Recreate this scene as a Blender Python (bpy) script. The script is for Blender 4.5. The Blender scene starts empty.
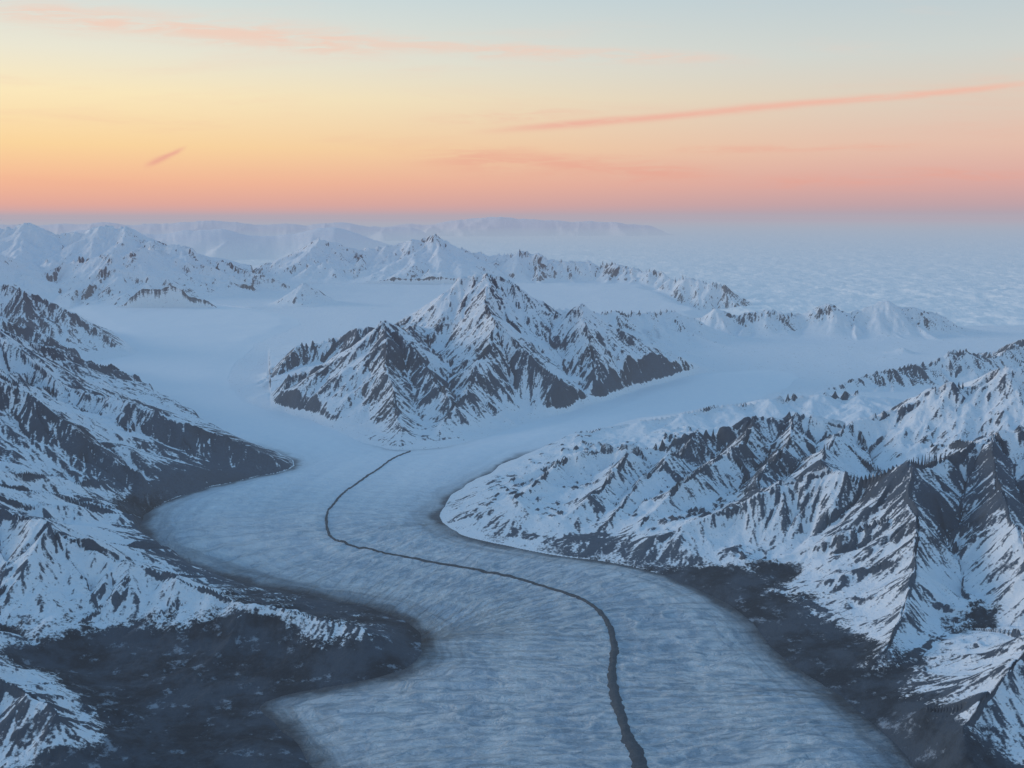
import bpy, math, numpy as np, time
from mathutils import Vector
rng=np.random.default_rng(7)
# ------------------------------------------------------------------ survey
# 1 unit = 1 km. Viewpoint 3 km above the lower glacier, looking along +Y.
F=1050.0; H=3.0; HV=218.0
P=math.atan((384-HV)/F); SP,CP=math.sin(P),math.cos(P)
def R(u,v,Y):
    dy=(384-v)/F; dd=CP+dy*SP
    return (Y*((u-512)/F)/dd, Y, H+Y*(-SP+dy*CP)/dd)
def gz1(Y):
    return np.interp(Y,[0,7,10,14,20,28,38,60],[0,0.0,.04,.12,.25,.41,.57,.60])
def G(u,v):
    z=0.0
    for _ in range(12):
        dy=(384-v)/F; r=(-SP+dy*CP)/(CP+dy*SP)
        Y=(H-z)/(-r); z=float(gz1(Y))
    x,y,_=R(u,v,Y)
    return (x,y,z)
# ------------------------------------------------------------------ noise
TAB=rng.random((8,256,256)).astype(np.float32)
def vnoise(x,y,k=0):
    xi=np.floor(x).astype(np.int32); yi=np.floor(y).astype(np.int32)
    fx=(x-xi).astype(np.float32); fy=(y-yi).astype(np.float32)
    fx=fx*fx*fx*(fx*(fx*6-15)+10); fy=fy*fy*fy*(fy*(fy*6-15)+10)
    t=TAB[k]; x0=xi&255; x1=(xi+1)&255; y0=yi&255; y1=(yi+1)&255
    a=t[y0,x0]; b=t[y0,x1]; c=t[y1,x0]; d=t[y1,x1]
    return (a+(b-a)*fx)*(1-fy)+(c+(d-c)*fx)*fy
def fbm(x,y,o=4,k=0,g=.5):
    s=0;a=1;n=0
    for i in range(o):
        s=s+a*(vnoise(x,y,(k+i)%8)*2-1); n+=a; a*=g
        x,y=(x*.8-y*.6)*2.03+17.3,(x*.6+y*.8)*2.03+5.1
    return s/n
def sst(a,b,x):
    t=np.clip((x-a)/(b-a),0,1); return t*t*(3-2*t)
def upsample(c,nr,nc,st):
    r=np.minimum(np.arange(nr)/st,c.shape[0]-1.001); q=np.minimum(np.arange(nc)/st,c.shape[1]-1.001)
    r0=r.astype(int); q0=q.astype(int); fr=(r-r0)[:,None].astype(np.float32); fq=(q-q0)[None,:].astype(np.float32)
    a=c[r0][:,q0]; b=c[r0][:,q0+1]; d=c[r0+1][:,q0]; e=c[r0+1][:,q0+1]
    return (a*(1-fq)+b*fq)*(1-fr)+(d*(1-fq)+e*fq)*fr
def catmull(p,n=4,closed=False):
    p=np.array(p,float); out=[]; N=len(p)
    for i in range(N if closed else N-1):
        if closed: a,b,c,d=p[(i-1)%N],p[i],p[(i+1)%N],p[(i+2)%N]
        else: a,b,c,d=p[max(i-1,0)],p[i],p[i+1],p[min(i+2,N-1)]
        for j in range(n):
            t=j/n
            out.append(.5*((2*b)+(-a+c)*t+(2*a-5*b+4*c-d)*t*t+(-a+3*b-3*c+d)*t**3))
    if not closed: out.append(p[-1])
    return np.array(out)
# ------------------------------------------------------------------ grid
NR1,NR2,NC=1600,150,1500
Yr=np.concatenate([np.geomspace(3.0,62,NR1),np.geomspace(62,330,NR2+1)[1:]])
Sc=np.linspace(-.72,.72,NC)
NR=len(Yr)
Y=np.repeat(Yr[:,None],NC,1).astype(np.float32); X=(Yr[:,None]*Sc[None,:]).astype(np.float32)
Sg=np.repeat(Sc[None,:],NR,0).astype(np.float32)
def grad(h):
    hs=np.gradient(h,Sc.astype(np.float32),axis=1); hX=hs/Y
    hY=np.gradient(h,Yr.astype(np.float32),axis=0)-hX*Sg
    return hX,hY
# ------------------------------------------------------------------ ice outline
ICE=[(430,980),(360,860),(312,775),(285,738),(252,712),(300,694),(375,678),(412,662),(420,645),(408,626),(370,610),(300,594),(215,573),(165,553),(143,532),(152,510),(190,492),(250,478),(293,465),(262,447),(210,429),(160,412),(118,395),(85,374),(108,360),(136,352),(108,330),(70,305),(120,298),(220,305),(300,320),(255,345),(228,378),(243,402),(300,417),(345,434),(385,450),(425,449),(475,440),(525,425),(570,412),(610,400),(655,385),(720,372),(790,372),(780,392),(700,410),(620,424),(570,440),(510,462),(465,484),(438,505),(446,528),(500,545),(580,558),(650,571),(705,592),(755,628),(803,667),(850,706),(893,748),(935,800),(1010,900),(1080,980)]
icep=catmull([G(u,max(v,1))[:2] for u,v in ICE],3,True)
st=3
Xc=X[::st,::st]; Yc=Y[::st,::st]
wx=Xc+.10*fbm(Xc*1.3,Yc*1.3,3,1); wy=Yc+.10*fbm(Xc*1.3+50,Yc*1.3,3,2)
d2=np.full(Xc.shape,1e9,np.float32); ins=np.zeros(Xc.shape,bool)
rowsn=Yc[:,0]<40
wxs,wys=wx[rowsn],wy[rowsn]; dd=d2[rowsn]; ii=ins[rowsn]
for i in range(len(icep)):
    a=icep[i]; b=icep[(i+1)%len(icep)]; ab=b-a; L2=ab@ab+1e-9
    px=wxs-a[0]; py=wys-a[1]; t=np.clip((px*ab[0]+py*ab[1])/L2,0,1)
    dd=np.minimum(dd,(px-t*ab[0])**2+(py-t*ab[1])**2)
    if a[1]!=b[1]:
        c=((a[1]>wys)!=(b[1]>wys))&(wxs<(b[0]-a[0])*(wys-a[1])/(b[1]-a[1])+a[0]); ii^=c
d2[rowsn]=dd; ins[rowsn]=ii
sd=np.sqrt(np.minimum(d2,100.)); sd=np.where(ins,-sd,sd)
sdi=upsample(sd.astype(np.float32),NR,NC,st)   # >0 outside ice
# ------------------------------------------------------------------ ridges
# (group,k,spurspacing,pts)
RG=[
('left',.85,.6,[(-140,262,14.5),(-60,300,14),(0,330,13.5),(60,383,12.8),(130,406,12.3),(200,427,12.2),(250,447,12.1),(285,462,12.05)]),
('left',.85,.6,[(-130,310,12),(-50,350,11.5),(30,400,11.2),(90,440,10.9),(150,480,10.5)]),
('left',.85,.6,[(-140,250,22),(-60,265,22),(0,285,22),(20,290,21.9),(60,306,21.8),(90,325,21.6),(112,342,21.4),(130,353,21.2)]),
('left',.85,.6,[(-60,300,18),(0,318,18),(45,335,18),(80,362,17.5)]),
('hill',.55,.5,[(-160,430,9),(-80,470,8.5),(0,507,8.1),(50,527,7.9),(110,556,7.7),(200,586,7.45),(290,608,7.2),(370,630,6.95)]),
('hill',.6,.5,[(-120,610,6.2),(-50,655,5.9),(0,682,5.75),(45,715,5.5)]),
('central',.95,.9,[(508,278,19),(487,272,19),(466,278,19),(447,300,18.8),(425,318,18.6),(400,326,18.6),(360,327,18.6),(335,340,18.6),(300,345,18.4),(285,358,18.0),(268,378,17.5)]),
('central',.95,.9,[(508,278,19),(525,301,18.8),(545,318,18.6),(560,314,18.4),(582,302,18.3),(600,322,18.2),(618,326,18.2),(640,362,18.4)]),
('central',.95,.7,[(487,272,19),(485,305,17.9),(495,322,16.7),(480,358,15.7),(462,396,14.6),(440,428,13.6)]),
('central',.9,.6,[(418,326,18.0),(405,332,17.2),(388,320,16.3),(390,366,15.2),(396,398,14.3),(402,426,13.5)]),
('central',.9,.6,[(388,320,16.3),(362,343,16.1),(338,373,15.6),(318,402,14.9)]),
('central',.9,.6,[(388,320,16.3),(407,340,16),(430,370,15.3),(447,394,14.5)]),
('central',.95,.6,[(495,322,16.7),(530,355,16.0),(562,378,15.5),(590,394,15.1)]),
('central',.95,.6,[(582,302,18.3),(588,338,17.2),(597,370,16.4)]),
('ridge',.6,.6,[(500,290,20),(545,308,22),(600,314,22.5),(640,313,23),(680,312,23.5),(700,331,23.5),(716,346,23)]),
('ridge',.8,.5,[(695,320,24.5),(715,309,24.5),(740,314,24.5),(770,308,24.5),(800,314,24.5),(832,304,24.5),(850,312,24.5),(885,301,24.5),(905,308,24.5),(935,313,24.5),(960,325,24.5),(990,333,24.5),(1060,343,24)]),
('nun',.8,.4,[(796,398,16.3),(840,382,16.8),(880,371,17.2),(935,363,17.5),(965,348,17.8),(985,358,18),(1010,346,18.5),(1080,320,19)]),
('nun',.7,.4,[(890,352,21),(903,347,21),(915,353,21)]),
('right',.8,.7,[(1150,325,13),(1080,348,12.5),(1035,374,12),(1000,367,12),(960,386,12),(935,388,12),(900,410,11.9),(850,426,11.8),(800,416,11.9),(755,420,11.8),(720,431,11.7),(690,437,11.6),(640,447,11.5),(600,449,11.5),(560,461,11.3),(520,478,11),(480,496,10.6),(455,510,10.3)]),
('right',.85,.6,[(1150,375,9.8),(1080,405,9.5),(1024,432,9.5),(990,437,9.5),(950,459,9.3),(905,464,9),(860,479,9.2),(825,469,9.4),(780,483,9.4),(740,500,9.3),(700,520,9.2),(662,543,8.95)]),
('right',.9,.6,[(905,464,9),(903,512,8.3),(905,557,7.7),(895,598,7.2),(872,648,6.6)]),
('right',.9,.6,[(990,437,9.5),(1005,490,8.5),(1024,550,7.6),(1040,600,7.0)]),
('right',.95,.5,[(755,420,11.8),(740,444,11.1),(705,464,10.6),(670,490,10.0),(640,524,9.4)]),
('right',.95,.5,[(640,447,11.5),(620,466,10.8),(592,490,10.1),(562,518,9.7)]),
('right',.95,.5,[(690,437,11.6),(665,462,10.9),(630,490,10.2),(605,522,9.6)]),
('right',.95,.5,[(560,461,11.3),(540,480,10.6),(508,506,10.1)]),
('right',.9,.6,[(800,416,11.9),(788,446,11),(765,478,10.1)]),
('right',.8,.6,[(850,426,11.8),(830,447,11),(825,469,9.6)]),
('right',.7,.5,[(1120,600,6.4),(1024,650,5.9),(980,692,5.55),(945,750,5.15)]),
('dome',.25,9,[(510,452,12.9),(560,434,13.1),(610,428,13.4),(680,414,13.8),(760,404,14.3),(860,395,14.5)]),
('range',.75,.9,[(-150,215,38),(-60,228,38),(0,230,38),(30,224,38),(60,237,38),(92,230,38),(125,227,38),(140,240,37.5),(160,246,37),(180,245,37),(215,262,36.5),(245,272,36),(285,284,35.5)]),
('range',.75,.9,[(-60,262,32),(0,256,33),(40,266,34),(90,260,34),(130,254,34),(150,248,35),(185,262,35),(240,278,35)]),
('range',.8,.9,[(285,272,42),(320,240,42),(345,247,42),(375,251,42),(400,245,42),(435,236,42),(450,249,42),(480,254,42),(500,257,42),(520,252,41.5),(560,262,41),(600,265,41),(630,268,40),(662,275,39)]),
('range',.9,9,[(670,280,36),(695,281,35.5),(725,287,35)]),
('range',.8,.8,[(294,293,31),(303,283,31),(313,297,31)]),
('range',.8,.8,[(130,296,30),(148,287,30),(163,284,30),(185,291,30),(206,299,30)]),
('far',.35,5,[(400,224,180),(440,220,180),(470,217,180),(500,214,180),(560,219,180),(600,222,180),(650,225,180)]),
('far',.35,5,[(-100,225,140),(0,224,140),(60,226,140),(120,223,140),(200,221,140),(260,225,140),(330,224,140),(410,227,140)]),
('far',.35,4,[(0,236,80),(80,232,80),(200,229,80),(260,233,80),(330,230,80),(370,236,80)]),
]
GR=['left','hill','central','ridge','right','dome','range','far','nun']
hm=np.full(X.shape,-9.,np.float32); lab=np.zeros(X.shape,np.int8)
warpX=X+.06*fbm(X*2.2,Y*2.2,3,3)+.12*fbm(X*.7,Y*.7,2,5); warpY=Y+.06*fbm(X*2.2+9,Y*2.2+31,3,4)
def seg(p,q,k,g):
    big=max(p[1],q[1])>60
    Lc=40. if big else 1.6
    reach=(max(p[2],q[2]))/k*(1.3 if not big else 1.0)*1.5+.4
    reach=min(reach,3.6 if not big else 25)
    y0=min(p[1],q[1])-reach; y1=max(p[1],q[1])+reach
    r0,r1=np.searchsorted(Yr,[y0,y1]); 
    if r1<=r0: return
    ya=max(Yr[r0],3)
    xs0=min(p[0],q[0])-reach; xs1=max(p[0],q[0])+reach
    yb=Yr[min(r1,NR-1)]
    c0,c1=np.searchsorted(Sc,[min(xs0/ya,xs0/yb),max(xs1/ya,xs1/yb)])
    if c1<=c0: return
    sl=(slice(r0,r1),slice(c0,c1))
    px=warpX[sl]-p[0]; py=warpY[sl]-p[1]
    ax,ay=q[0]-p[0],q[1]-p[1]; L2=ax*ax+ay*ay+1e-9
    t=np.clip((px*ax+py*ay)/L2,0,1)
    d=np.sqrt((px-t*ax)**2+(py-t*ay)**2)
    d=np.sqrt(d*d+.0002)-.014
    h=p[2]+(q[2]-p[2])*t-k*Lc*np.log1p(d/Lc)
    m=h>hm[sl]
    hm[sl]=np.where(m,h,hm[sl]); lab[sl]=np.where(m,g,lab[sl])
for (g,k,sp,pts) in RG:
    gi=GR.index(g)
    pw=np.array([R(*p) for p in pts])
    for a,b in zip(pw[:-1],pw[1:]): seg(a,b,k,gi)
    cum=0;
    for a,b in zip(pw[:-1],pw[1:]):
        d=b-a; L=np.hypot(d[0],d[1])
        tt=sp-cum
        while tt<L:
            c=a+d*(tt/L); base=float(gz1(c[1])); hr=c[2]-base
            if hr>.12 and g!='dome':
                for sgn in (-1,1):
                    n=np.array([-d[1],d[0]])/L*sgn
                    ang=rng.uniform(-.6,.6); n=np.array([n[0]*math.cos(ang)-n[1]*math.sin(ang),n[0]*math.sin(ang)+n[1]*math.cos(ang)])
                    ln=hr/k*rng.uniform(1.6,2.4); cur=c.copy(); z0=c[2]-rng.uniform(0.02,.1)*hr
                    ns=4
                    for j in range(1,ns+1):
                        ang=rng.uniform(-.3,.3); n=np.array([n[0]*math.cos(ang)-n[1]*math.sin(ang),n[0]*math.sin(ang)+n[1]*math.cos(ang)])
                        zz=z0-(z0-base+.05)*(j/ns)**(.7 if g=='central' else .85)
                        nx=np.array([cur[0]+n[0]*ln/ns,cur[1]+n[1]*ln/ns,zz])
                        seg(np.array([cur[0],cur[1],cur[2] if j>1 else z0]),nx,k*1.15,gi); cur=nx
            tt+=sp*rng.uniform(.7,1.3)
        cum=max(0,L-(tt-sp)) % sp
gz=gz1(Y).astype(np.float32)
edge=X-4.6-.5*fbm(X*.5,Y*.5,3,2)*2
drop=np.maximum(sst(0,2.2,edge)*sst(25.4,28,Y),sst(47,56,Y+2*fbm(X*.2,Y*.2,3,6)))
gz=gz*(1-drop)-.25*drop
# the massif's western end tapers down to the ice
wcap=gz+.10+np.maximum(0,Sg+.234)*16
hm=np.where((Y>15.5)&(Y<22)&(Sg<-.18)&(Sg>-.30)&(lab==2),np.minimum(hm,wcap),hm)
hr=hm-gz
w=.035
hr=np.where(hr>6*w,hr,w*np.log1p(np.exp(np.clip(hr/w,-30,7)))).astype(np.float32)
near=Y<30
hr=hr*np.where(near,sst(-.02,.22,sdi),1)
# valley walls rise straight from the ice margin
flat=sst(-1.0,-1.6,X)*sst(7.9,7.3,Y)
wall=.17*(1-np.exp(-np.maximum(sdi,0)/.30))*(1+.7*fbm(X*1.4,Y*1.4,4,7))
wall=wall*(1-.8*flat)*sst(15.5,12.5,Y)
ww_=.06
hr=np.where(near,ww_*np.logaddexp(hr/ww_,wall/ww_)-ww_*math.log(2),hr)
hr=np.maximum(hr,0)
hr=hr+.035*np.where(near,sst(0,1.6,sdi),1)*(1+fbm(X*.6,Y*.6,4,5))*(Y<60)
base=(gz+hr).astype(np.float32)
# ------------------------------------------------------------------ gully erosion following slope
gx,gy=grad(base)
mask=(hr>.03)&(Y<62)
idx=np.nonzero(mask.ravel())[0]
x=X.ravel()[idx]; y=Y.ravel()[idx]; ggx=gx.ravel()[idx].copy(); ggy=gy.ravel()[idx].copy(); hh=hr.ravel()[idx]
far=sst(26,34,y)
HT=rng.random((256,256,2)).astype(np.float32)
tot=np.zeros_like(x); fine=np.zeros_like(x)
amp=.068*sst(.0,.40,hh)*(1+.9*far); fr=1.7*(1-.4*far)
# lattice phase must be continuous: use two fixed lattices blended by distance
def gully(fr0,ampv,gX,gY):
    tot=np.zeros_like(x); fine=np.zeros_like(x); gX=gX.copy(); gY=gY.copy(); amp=ampv.copy(); fr=fr0
    for o in range(5):
        mg=np.sqrt(gX**2+gY**2)+.12
        dx,dy=-gY/mg,gX/mg
        px,py=x*fr+o*13.7,y*fr+o*7.1
        ix=np.floor(px).astype(np.int32); iy=np.floor(py).astype(np.int32); fx=px-ix; fy=py-iy
        va=np.zeros_like(x); vs=np.zeros_like(x); wt=np.zeros_like(x)
        for i in (-1,0,1,2):
            for j in (-1,0,1,2):
                hsh=HT[(iy+j)&255,(ix+i)&255]
                qx=fx-i-(hsh[:,0]-.5)*.9; qy=fy-j-(hsh[:,1]-.5)*.9
                ww=np.exp(-(qx*qx+qy*qy)*2.2); ph=(qx*dx+qy*dy)*6.2832
                va+=np.cos(ph)*ww; vs-=np.sin(ph)*ww; wt+=ww
        va/=wt; vs/=wt
        tot+=va*amp
        fine+=va*(.25,.5,.8,.9,.8)[o]
        gX+=vs*dx*6.2832*fr*amp*.6; gY+=vs*dy*6.2832*fr*amp*.6
        amp=amp*.43; fr=fr*2.0
    return tot,fine
allx,ally,aggx,aggy,aamp,afar=x,y,ggx,ggy,amp,far
nm_=afar<.5
tot=np.zeros_like(allx); fine=np.zeros_like(allx)
for sel,f0 in ((nm_,1.7),(~nm_,1.02)):
    x=allx[sel]; y=ally[sel]
    a_,b_=gully(f0,aamp[sel],aggx[sel],aggy[sel]); tot[sel]=a_; fine[sel]=b_
ero=np.zeros(X.size,np.float32); ero[idx]=tot
fin=np.zeros(X.size,np.float32); fin[idx]=fine
ero=ero.reshape(X.shape); fin=fin.reshape(X.shape)
hgt=base+ero+.018*fbm(X*4,Y*4,4,3)*sst(.1,.5,hr)*(Y<62)+np.where(Y>62,.6*fbm(X*.22,Y*.1,5,2)*sst(.1,1,hr),0)
hgt=hgt+.005*fbm(X*2,Y*5,4,4)+.045*fbm(X*2.5,Y*2.5,6,6,.6)*flat*sst(0,.3,sdi)
hgt=np.where(sdi<0,hgt-.10*sst(0,-.15,sdi),hgt).astype(np.float32)
gx,gy=grad(hgt); slope=np.sqrt(gx*gx+gy*gy)
n1=fbm(X*2.5,Y*2.5,6,1,.6); n2=fbm(X*.8,Y*.8,3,6)
raw=np.minimum(slope,1.8)*.55+fin*.26+n1*.4+n2*.30-.22*sst(.7,1.5,hgt)
shorerock=sst(.8,.05,sdi)*sst(14.5,12.5,Y)
raw=raw+.40*shorerock*(hr>.003)
share={0:.34,1:.28,2:.42,3:.07,4:.31,5:.03,6:.09,7:.1,8:.48}
rk=np.full(X.shape,-1,np.float32); mm=(hr>.12)&(Y<62)
for gi,s_ in share.items():
    m=(lab==gi)
    v=raw[m&mm]
    if len(v)<50: continue
    th=np.quantile(v[::7],1-s_); sdv=v[::7].std()
    rk=np.where(m,(raw-th)/sdv*.30,rk)
rk=rk-1.2*sst(.13,.02,hr)*sst(13.3,15,Y)
rk=np.where((sdi<-.03)&near,-1,rk).astype(np.float32)
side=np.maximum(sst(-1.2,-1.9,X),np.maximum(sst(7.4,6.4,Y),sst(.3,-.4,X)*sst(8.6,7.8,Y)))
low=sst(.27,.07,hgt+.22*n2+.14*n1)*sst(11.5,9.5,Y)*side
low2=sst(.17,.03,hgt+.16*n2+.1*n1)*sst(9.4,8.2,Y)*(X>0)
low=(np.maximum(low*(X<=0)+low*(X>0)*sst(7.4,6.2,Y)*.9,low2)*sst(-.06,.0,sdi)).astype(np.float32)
# ------------------------------------------------------------------ mesh helper
def make_mesh(name,Xa,Ya,Za,fm,attrs,mat):
    nr,nc=Xa.shape
    id0=(np.arange(nr-1)[:,None]*nc+np.arange(nc-1)[None,:])
    id0=id0[fm].astype(np.int64)
    q=np.stack([id0,id0+1,id0+nc+1,id0+nc],1)
    used=np.zeros(nr*nc,bool); used[q.ravel()]=True
    remap=np.cumsum(used)-1
    q=remap[q].astype(np.int32)
    co=np.stack([Xa.ravel()[used],Ya.ravel()[used],Za.ravel()[used]],1).astype(np.float32)
    me=bpy.data.meshes.new(name)
    me.vertices.add(len(co)); me.vertices.foreach_set('co',co.ravel())
    me.loops.add(q.size); me.loops.foreach_set('vertex_index',q.ravel())
    me.polygons.add(len(q)); me.polygons.foreach_set('loop_start',np.arange(0,q.size,4,dtype=np.int32))
    try: me.polygons.foreach_set('loop_total',np.full(len(q),4,np.int32))
    except Exception: pass
    me.update(calc_edges=True)
    me.shade_smooth()
    for an,av in attrs.items():
        at=me.attributes.new(an,'FLOAT','POINT'); at.data.foreach_set('value',av.ravel()[used].astype(np.float32))
    ob=bpy.data.objects.new(name,me); bpy.context.scene.collection.objects.link(ob)
    me.materials.append(mat)
    return ob
# ------------------------------------------------------------------ node helper
class NT:
    def __init__(s,nt): s.t=nt; s.n=nt.nodes; s.l=nt.links
    def add(s,ty,ins=None,**kw):
        nd=s.n.new(ty)
        for k,v in kw.items(): setattr(nd,k,v)
        for k,v in (ins or {}).items():
            sk=nd.inputs[k]
            if hasattr(v,'is_output'): s.l.new(v,sk)
            else: sk.default_value=v
        return nd
    def m(s,op,a,b=0.0,c=0.0,clamp=False):
        nd=s.add('ShaderNodeMath',{0:a,1:b,2:c},operation=op); nd.use_clamp=clamp; return nd.outputs[0]
    def ss(s,x,a,b):
        nd=s.add('ShaderNodeMapRange',{'Value':x,'From Min':a,'From Max':b},interpolation_type='SMOOTHSTEP'); return nd.outputs[0]
    def mix(s,f,a,b):
        nd=s.n.new('ShaderNodeMix'); nd.data_type='RGBA'
        for sk,v in ((nd.inputs[0],f),(nd.inputs[6],a),(nd.inputs[7],b)):
            if hasattr(v,'is_output'): s.l.new(v,sk)
            else: sk.default_value=v if not isinstance(v,tuple) else (*v[:3],1)
        return nd.outputs[2]
    def attr(s,n): return s.add('ShaderNodeAttribute',attribute_name=n).outputs['Fac']
    def noise(s,vec,scale,detail=4,rough=.55,dist=0):
        return s.add('ShaderNodeTexNoise',{'Vector':vec,'Scale':scale,'Detail':detail,'Roughness':rough,'Distortion':dist}).outputs['Fac']
def newmat(name):
    m=bpy.data.materials.new(name); m.use_nodes=True; m.node_tree.nodes.clear(); return m,NT(m.node_tree)
def finish(N,col,rough,hgt_=None,dist=.01,strength=.6,spec=.2):
    b=N.add('ShaderNodeBsdfPrincipled',{'Base Color':col,'Roughness':rough,'Specular IOR Level':spec})
    if hgt_ is not None:
        bp=N.add('ShaderNodeBump',{'Strength':strength,'Distance':dist,'Height':hgt_}); N.l.new(bp.outputs[0],b.inputs['Normal'])
    o=N.add('ShaderNodeOutputMaterial'); N.l.new(b.outputs[0],o.inputs[0])
mt,N=newmat('alpine_ground')
pos=N.add('ShaderNodeNewGeometry').outputs['Position']
nA=N.noise(pos,11,5,.7); nB=N.noise(pos,45,4,.65); nC=N.noise(pos,1.2,3,.5)
r=N.m('ADD',N.attr('rockness'),N.m('MULTIPLY',N.m('SUBTRACT',nA,.5),.8))
r=N.m('ADD',r,N.m('MULTIPLY',N.m('SUBTRACT',nB,.5),.9))
rockm=N.ss(r,-.08,.18)
rockc=N.mix(nB,(.036,.057,.090),(.105,.140,.185))
rockc=N.mix(N.ss(nC,.45,.65),rockc,(.060,.078,.106))
snowc=N.mix(nA,(.76,.82,.89),(.90,.91,.93))
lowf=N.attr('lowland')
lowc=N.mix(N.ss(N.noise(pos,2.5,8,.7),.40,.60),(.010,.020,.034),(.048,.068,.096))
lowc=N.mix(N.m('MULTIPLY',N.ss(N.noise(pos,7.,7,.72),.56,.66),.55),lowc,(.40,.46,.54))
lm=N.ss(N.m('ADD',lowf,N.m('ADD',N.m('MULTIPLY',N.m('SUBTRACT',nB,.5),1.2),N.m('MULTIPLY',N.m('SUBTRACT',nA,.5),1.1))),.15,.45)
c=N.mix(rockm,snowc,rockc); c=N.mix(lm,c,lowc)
bh=N.m('ADD',N.m('MULTIPLY',nA,1.),N.m('MULTIPLY',nB,.45))
finish(N,c,.85,bh,.05,.5)
# ------------------------------------------------------------------ terrain objects
cl=lambda a:a[:-1,:-1]
hl=cl(hr)>.06; lb=cl(lab)
names={0:'mountain',1:'foothill',2:'mountain',3:'snowy_ridge',4:'mountain',6:'mountain_range',7:'mountain_range',8:'rock_ridge'}
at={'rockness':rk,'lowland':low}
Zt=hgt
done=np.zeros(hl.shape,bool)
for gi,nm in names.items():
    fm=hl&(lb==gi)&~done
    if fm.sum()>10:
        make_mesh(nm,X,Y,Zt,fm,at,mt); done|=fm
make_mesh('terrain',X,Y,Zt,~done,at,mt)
# ------------------------------------------------------------------ glacier
MOR=[(470,380),(440,425),(410,452),(376,474),(346,494),(328,518),(331,540),(370,555),(430,565),(490,576),(550,591),(590,610),(611,632),(615,660),(613,692),(624,730),(640,768),(665,840),(720,960)]
mor=catmull([G(u,v)[:2] for u,v in MOR],4)
rsel=np.nonzero(Yr<40)[0][-1]
gs=(slice(0,rsel),slice(0,NC))
Xg,Yg=X[gs],Y[gs]; Xq,Yq=Xg[::3,::3],Yg[::3,::3]
bd=np.full(Xq.shape,1e9,np.float32); ac=np.zeros_like(bd); al=np.zeros_like(bd); cumL=0
for a,b in zip(mor[:-1],mor[1:]):
    ab=b-a; L=np.hypot(*ab); px=Xq-a[0]; py=Yq-a[1]; t=np.clip((px*ab[0]+py*ab[1])/L**2,0,1)
    d=np.hypot(px-t*ab[0],py-t*ab[1]); sg=np.sign(px*ab[1]-py*ab[0])
    m=d<bd; bd=np.where(m,d,bd); ac=np.where(m,d*sg,ac); al=np.where(m,cumL+t*L,al); cumL+=L
across=upsample(ac.astype(np.float32),rsel,NC,3); along=upsample(al.astype(np.float32),rsel,NC,3)
sg_=sdi[gs]; inside=sst(0,.5,-sg_)
li_=sst(15,9,Yg)
wv=fbm(Xg*.9,Yg*.9,3,6)*.6
crev=1-2*np.abs(fbm(across*4.0+wv,(along+wv*.4)*10,3,4,.5))
zg=gz1(Yg)+.002+.03*inside-.06*sst(0,.05,sg_)+.018*fbm(Xg*.9,Yg*.9,3,1)*inside+(.012*fbm(across*1.5,along*5,4,2)+.014*crev*sst(-.5,.4,fbm(Xg*.7,Yg*.7,3,3))+.006*fbm(Xg*9,Yg*14,3,5))*inside*(.15+.85*li_)
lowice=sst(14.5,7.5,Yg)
fm=cl(sg_)<.05
mi,N=newmat('glacier_ice')
pos=N.add('ShaderNodeNewGeometry').outputs['Position']
A=N.attr('across'); S=N.attr('along'); E=N.attr('edge'); LI=N.attr('lowice'); CV=N.attr('crevasse')
def v3(a,b,c=0.0): return N.add('ShaderNodeCombineXYZ',{0:a,1:b,2:c}).outputs[0]
wob=N.m('MULTIPLY',N.m('SUBTRACT',N.noise(pos,.6,4),.5),.7)
wob2=N.m('MULTIPLY',N.m('SUBTRACT',N.noise(pos,2.2,4),.5),.25)
A2=N.m('ADD',A,wob)
E2=N.m('ADD',E,wob2)
band=N.noise(v3(N.m('MULTIPLY',A2,3.),N.m('MULTIPLY',S,.13)),1,4,.6)
band2=N.noise(v3(N.m('MULTIPLY',E2,9.),N.m('MULTIPLY',S,.4)),1,4,.65)
band3=N.noise(v3(N.m('MULTIPLY',N.m('ADD',A,wob2),11.),N.m('MULTIPLY',S,.3)),1,3,.6)
rip=N.noise(v3(N.m('MULTIPLY',A2,6.),N.m('MULTIPLY',N.m('ADD',S,N.m('MULTIPLY',wob,.3)),16.)),1,4,.6,.8)
fine_=N.noise(pos,26,5,.75); patch=N.noise(pos,.8,5,.6)
c=N.mix(N.ss(band,.38,.62),(.50,.63,.76),(.76,.84,.91))
c=N.mix(N.m('MULTIPLY',N.ss(band3,.50,.66),.30),c,(.36,.47,.59))
c=N.mix(N.m('MULTIPLY',N.ss(band2,.45,.65),.28),c,(.36,.47,.58))
c=N.mix(N.m('MULTIPLY',N.m('MULTIPLY',N.ss(rip,.48,.56),N.ss(patch,.25,.55)),N.m('MULTIPLY_ADD',LI,.6,.05)),c,(.28,.41,.54))
c=N.mix(N.m('MULTIPLY',N.ss(CV,.55,.9),N.m('MULTIPLY',LI,.55)),c,(.90,.93,.96))
c=N.mix(N.m('MULTIPLY',N.ss(fine_,.48,.66),.35),c,(.88,.91,.94))
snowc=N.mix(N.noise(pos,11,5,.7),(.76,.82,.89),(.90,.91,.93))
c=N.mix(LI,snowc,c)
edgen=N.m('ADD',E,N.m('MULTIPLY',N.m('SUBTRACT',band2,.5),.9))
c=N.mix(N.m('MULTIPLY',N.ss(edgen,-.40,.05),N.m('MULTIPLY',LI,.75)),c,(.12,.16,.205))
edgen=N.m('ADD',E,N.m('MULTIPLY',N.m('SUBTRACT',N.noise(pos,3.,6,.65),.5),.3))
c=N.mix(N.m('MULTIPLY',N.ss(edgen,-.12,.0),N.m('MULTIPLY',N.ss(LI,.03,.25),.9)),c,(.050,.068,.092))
bh=N.m('ADD',N.m('MULTIPLY',rip,2.2),N.m('MULTIPLY',fine_,.7))
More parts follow.
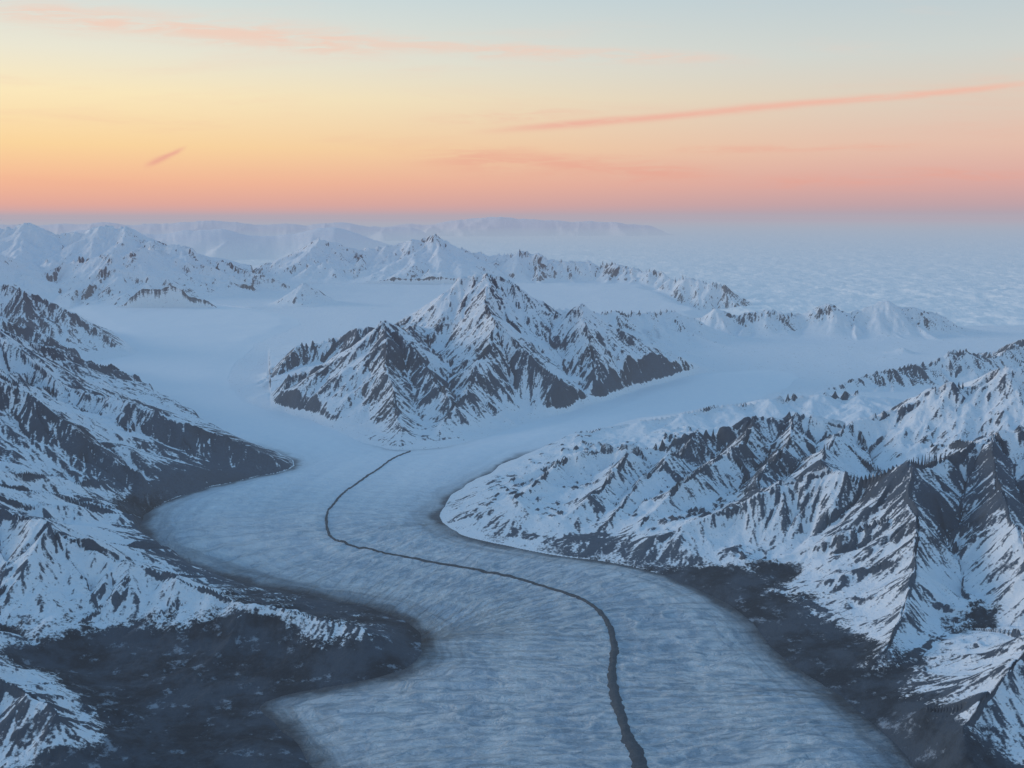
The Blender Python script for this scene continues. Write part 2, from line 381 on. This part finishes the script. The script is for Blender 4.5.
finish(N,c,.65,bh,.06,N.m('MULTIPLY_ADD',LI,.9,.1),.2)
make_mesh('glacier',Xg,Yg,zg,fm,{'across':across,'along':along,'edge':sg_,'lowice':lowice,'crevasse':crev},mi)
# medial moraine draped on the ice
def drape(field,x,y):
    s=x/y; ri=np.clip(np.searchsorted(Yr,y)-1,0,field.shape[0]-2); ci=np.clip(((s-Sc[0])/(Sc[1]-Sc[0])).astype(int),0,NC-2)
    return np.maximum(np.maximum(field[ri,ci],field[ri+1,ci+1]),np.maximum(field[ri+1,ci],field[ri,ci+1]))
def ribbon(name,pts,field,wy,wv_,hc,mat,off0=-.002,mean=.02):
    mc=catmull([G(u,v)[:2] for u,v in pts],40)
    tn=np.gradient(mc,axis=0); tn/=np.hypot(tn[:,0],tn[:,1])[:,None]; nv=np.stack([-tn[:,1],tn[:,0]],1)
    n_=len(mc); sl_=np.concatenate([[0],np.cumsum(np.hypot(*np.diff(mc,axis=0).T))])
    wd=np.interp(mc[:,1],wy,wv_)
    wd=wd*(1+.5*fbm(sl_*3,sl_*0,4,1)+.25*fbm(sl_*14,sl_*0+3,2,2))
    cen=mean*fbm(sl_*2.5,sl_*0+9,4,3)
    K=9; off=np.linspace(-1,1,K)
    jit=1+.35*fbm(sl_[:,None]*20+0*off[None,:],off[None,:]*3+0*sl_[:,None],3,4)
    ox=wd[:,None]*off[None,:]*jit+cen[:,None]
    MX=mc[:,0:1]+nv[:,0:1]*ox; MY=mc[:,1:2]+nv[:,1:2]*ox
    MZ=drape(field,MX.ravel(),MY.ravel()).reshape(MX.shape)+hc*(1-off[None,:]**2)*(1+.4*fbm(MX*25,MY*25,2,5))+off0
    return make_mesh(name,MX.astype(np.float32),MY.astype(np.float32),MZ.astype(np.float32),np.ones((n_-1,K-1),bool),{},mat)
mr_,N=newmat('moraine_rubble')
pos=N.add('ShaderNodeNewGeometry').outputs['Position']
nn=N.noise(pos,60,5,.7)
finish(N,N.mix(nn,(.020,.030,.042),(.11,.13,.155)),.9,nn,.01,.8)
ribbon('medial_moraine',MOR[2:],zg,[4,5.5,7,9,14],[.046,.038,.022,.014,.009],.014,mr_)
# ------------------------------------------------------------------ cloud sea
Yk=np.concatenate([np.geomspace(25,140,800),np.geomspace(140,2500,160)[1:]]); Sk=np.linspace(-.95,.95,900)
Xk=Yk[:,None]*Sk[None,:]; Yk2=np.repeat(Yk[:,None],900,1)
ed=Xk-4.6
cm=np.maximum(sst(.3,3,ed+1.2*fbm(Xk*.4,Yk2*.4,3,5))*sst(25.8,27.5,Yk2),sst(49,58,Yk2))
w2=fbm(Xk*.25,Yk2*.25,3,1)
bil=1-np.abs(fbm(Xk*.9+w2*2,Yk2*.45+w2,5,4,.55))*2
zk=.12+.08*bil+.08*w2+.05*fbm(Xk*3,Yk2*1.6,3,2)*sst(120,40,Yk2)
zk=zk*cm+(-.3)*(1-cm)
mk,N=newmat('cloud_top')
pos=N.add('ShaderNodeNewGeometry').outputs['Position']
mp=N.add('ShaderNodeMapping',{'Vector':pos,'Scale':(1.2,.7,1.)}).outputs[0]
finish(N,(.93,.94,.95,1),1.,N.noise(mp,1.5,6,.6),.2,.8,0)
make_mesh('cloud_sea',Xk.astype(np.float32),Yk2.astype(np.float32),zk.astype(np.float32),cl(cm)>.01,{},mk)
# ------------------------------------------------------------------ haze (absorbing boxes; scattered light put in as a uniform emission colour)
def s2l(c): 
    c=[x/255 for x in c]; return tuple(x/12.92 if x<=.04045 else ((x+.055)/1.055)**2.4 for x in c)+(1,)
def haze(name,z0,z1,dens,col):
    m,N=newmat(name+'_airlight')
    va=N.add('ShaderNodeVolumeAbsorption',{'Color':(0,0,0,1),'Density':dens})
    em=N.add('ShaderNodeEmission',{'Color':s2l(col),'Strength':dens})
    ad=N.add('ShaderNodeAddShader'); N.l.new(va.outputs[0],ad.inputs[0]); N.l.new(em.outputs[0],ad.inputs[1])
    o=N.add('ShaderNodeOutputMaterial'); N.l.new(ad.outputs[0],o.inputs['Volume'])
    x0,x1,y0,y1=-420,420,-60,600
    vs_=[(x,y,z) for z in (z0,z1) for y in (y0,y1) for x in (x0,x1)]
    me=bpy.data.meshes.new(name); me.from_pydata(vs_,[],[(0,2,3,1),(4,5,7,6),(0,1,5,4),(2,6,7,3),(0,4,6,2),(1,3,7,5)]); me.update()
    ob=bpy.data.objects.new(name,me); bpy.context.scene.collection.objects.link(ob); me.materials.append(m)
haze('haze_layer',-.8,1.5,.012,(156,178,197))
haze('haze_layer',1.502,4.2,.004,(176,168,180))
# ------------------------------------------------------------------ sky
wd_=bpy.data.worlds.new('World'); bpy.context.scene.world=wd_; wd_.use_nodes=True; wd_.node_tree.nodes.clear(); wd_.name='sky'
N=NT(wd_.node_tree)
tc=N.add('ShaderNodeTexCoord').outputs['Generated']
sx=N.add('ShaderNodeSeparateXYZ',{0:tc}); dxn,dyn,dzn=sx.outputs
pz=N.m('DIVIDE',N.m('ADD',dzn,.1),1.1)
def ramp(stops):
    nd=N.n.new('ShaderNodeValToRGB'); cr=nd.color_ramp
    while len(cr.elements)>1: cr.elements.remove(cr.elements[-1])
    first=True
    for z,c in stops:
        p=(z+.1)/1.1
        if first: e=cr.elements[0]; e.position=p; first=False
        else: e=cr.elements.new(p)
        e.color=s2l(c)
    N.l.new(pz,nd.inputs[0]); return nd.outputs[0]
UP=[(.30,(160,195,214)),(.5,(118,165,204)),(1.,(92,143,192))]
lc=ramp([(-.1,(120,135,160)),(-.006,(178,162,172)),(.001,(212,164,160)),(.009,(240,165,142)),(.031,(251,184,142)),(.0626,(254,214,152)),(.107,(253,233,186)),(.142,(236,231,210)),(.192,(210,222,220))]+UP)
rc=ramp([(-.1,(110,128,158)),(-.006,(150,158,176)),(.001,(166,155,170)),(.009,(194,158,162)),(.031,(222,168,158)),(.0626,(230,190,170)),(.107,(220,207,190)),(.142,(206,211,206)),(.192,(188,204,210))]+UP)
saz=math.radians(-78)
hl_=N.m('SQRT',N.m('ADD',N.m('MULTIPLY',dxn,dxn),N.m('ADD',N.m('MULTIPLY',dyn,dyn),1e-5)))
dot=N.m('DIVIDE',N.m('ADD',N.m('MULTIPLY',dxn,math.sin(saz)),N.m('MULTIPLY',dyn,math.cos(saz))),hl_)
fz=N.ss(dot,-.25,.70)
sky=N.mix(fz,rc,lc)
az=N.m('DIVIDE',dxn,N.m('MAXIMUM',dyn,.05)); el=N.m('DIVIDE',dzn,N.m('MAXIMUM',dyn,.05))
def vec(a,b): return N.add('ShaderNodeCombineXYZ',{0:a,1:b}).outputs[0]
wn=N.noise(vec(N.m('MULTIPLY',az,6.),N.m('MULTIPLY',el,30.)),1,5,.6)
wn2=N.noise(vec(N.m('MULTIPLY',az,14.),N.m('MULTIPLY',el,120.)),1,5,.65,.8)
def streak(a0,e0,a1,e1,w,cur=0.,nz=.012,fade=.08):
    sl=(e1-e0)/(a1-a0)
    line=N.m('MULTIPLY_ADD',N.m('SUBTRACT',az,a0),sl,e0)
    tq=N.m('DIVIDE',N.m('SUBTRACT',az,a0),a1-a0)
    line=N.m('ADD',line,N.m('MULTIPLY',N.m('MULTIPLY',tq,N.m('SUBTRACT',1.,tq)),cur))
    line=N.m('ADD',line,N.m('MULTIPLY',N.m('SUBTRACT',wn,.5),nz))
    q=N.m('DIVIDE',N.m('SUBTRACT',el,line),w); q=N.m('EXPONENT',N.m('MULTIPLY',N.m('MULTIPLY',q,q),-1.))
    e=N.m('MULTIPLY',N.ss(az,a0,a0+fade),N.ss(az,a1,a1-fade))
    return N.m('MULTIPLY',q,e)
def AE(u,v):
    x,y,z=R(u,v,1.0); return x,z-H
def st_(p,q,w,cur,nz,fade,am,lo=.35,hi=.65):
    a=AE(*p); b=AE(*q)
    s=streak(a[0],a[1],b[0],b[1],w,cur,nz,fade)
    return N.m('MULTIPLY',s,N.m('MULTIPLY',N.ss(wn2,lo,hi),am))
tot_=None
for args in [((-60,8),(430,52),.011,.01,.025,.1,.8,.3,.6),((180,30),(800,62),.006,-.012,.02,.15,.6,.3,.6),
             ((450,134),(1100,76),.0034,-.006,.006,.12,.9,.15,.5),((380,120),(640,112),.006,0,.02,.1,.35),
             ((640,150),(960,146),.003,0,.01,.08,.45),((380,155),(760,175),.010,0,.04,.1,.6,.3,.6),((560,160),(700,192),.006,0,.02,.05,.4),
             ((140,168),(190,144),.0026,-.008,.012,.016,.8,.1,.4),((700,185),(1080,172),.006,0,.02,.1,.45)]:
    s=st_(*args); tot_=s if tot_ is None else N.m('MAXIMUM',tot_,s)
wisp=N.m('MULTIPLY',N.ss(N.noise(vec(N.m('MULTIPLY',az,3.),N.m('MULTIPLY',el,28.)),1,6,.6,.4),.50,.78),N.m('MULTIPLY',N.ss(dzn,.01,.04),.35))
tot_=N.m('MAXIMUM',tot_,wisp)
cloudc=N.mix(N.ss(dzn,.03,.17),s2l((236,160,138)),s2l((242,204,184)))
sky=N.mix(N.m('MULTIPLY',tot_,N.ss(dyn,.1,.4)),sky,cloudc)
ns=N.add('ShaderNodeTexSky',sky_type='NISHITA'); ns.sun_disc=False; ns.sun_elevation=math.radians(12); ns.sun_rotation=saz
bg1=N.add('ShaderNodeBackground',{'Color':sky,'Strength':1.0})
bg2=N.add('ShaderNodeBackground',{'Color':ns.outputs[0],'Strength':.003})
ad=N.add('ShaderNodeAddShader'); N.l.new(bg1.outputs[0],ad.inputs[0]); N.l.new(bg2.outputs[0],ad.inputs[1])
o=N.add('ShaderNodeOutputWorld'); N.l.new(ad.outputs[0],o.inputs[0])
# ------------------------------------------------------------------ sun
L=bpy.data.lights.new('sun','SUN'); L.energy=1.2; L.angle=math.radians(14); L.color=(1.,.86,.76)
so=bpy.data.objects.new('sun',L); bpy.context.scene.collection.objects.link(so)
elv=math.radians(12)
sd_=Vector((math.sin(saz)*math.cos(elv),math.cos(saz)*math.cos(elv),math.sin(elv)))
so.rotation_euler=sd_.to_track_quat('Z','Y').to_euler(); so.location=(-30,10,20)
# ------------------------------------------------------------------ camera
cam=bpy.data.cameras.new('camera'); cam.sensor_width=36; cam.lens=36*F/1024; cam.clip_start=.05; cam.clip_end=6000
co=bpy.data.objects.new('camera',cam); bpy.context.scene.collection.objects.link(co)
co.location=(0,0,H); co.rotation_euler=(math.pi/2-P,0,0)
sc=bpy.context.scene; sc.camera=co
sc.view_settings.view_transform='Standard'; sc.view_settings.look='None'; sc.view_settings.exposure=0
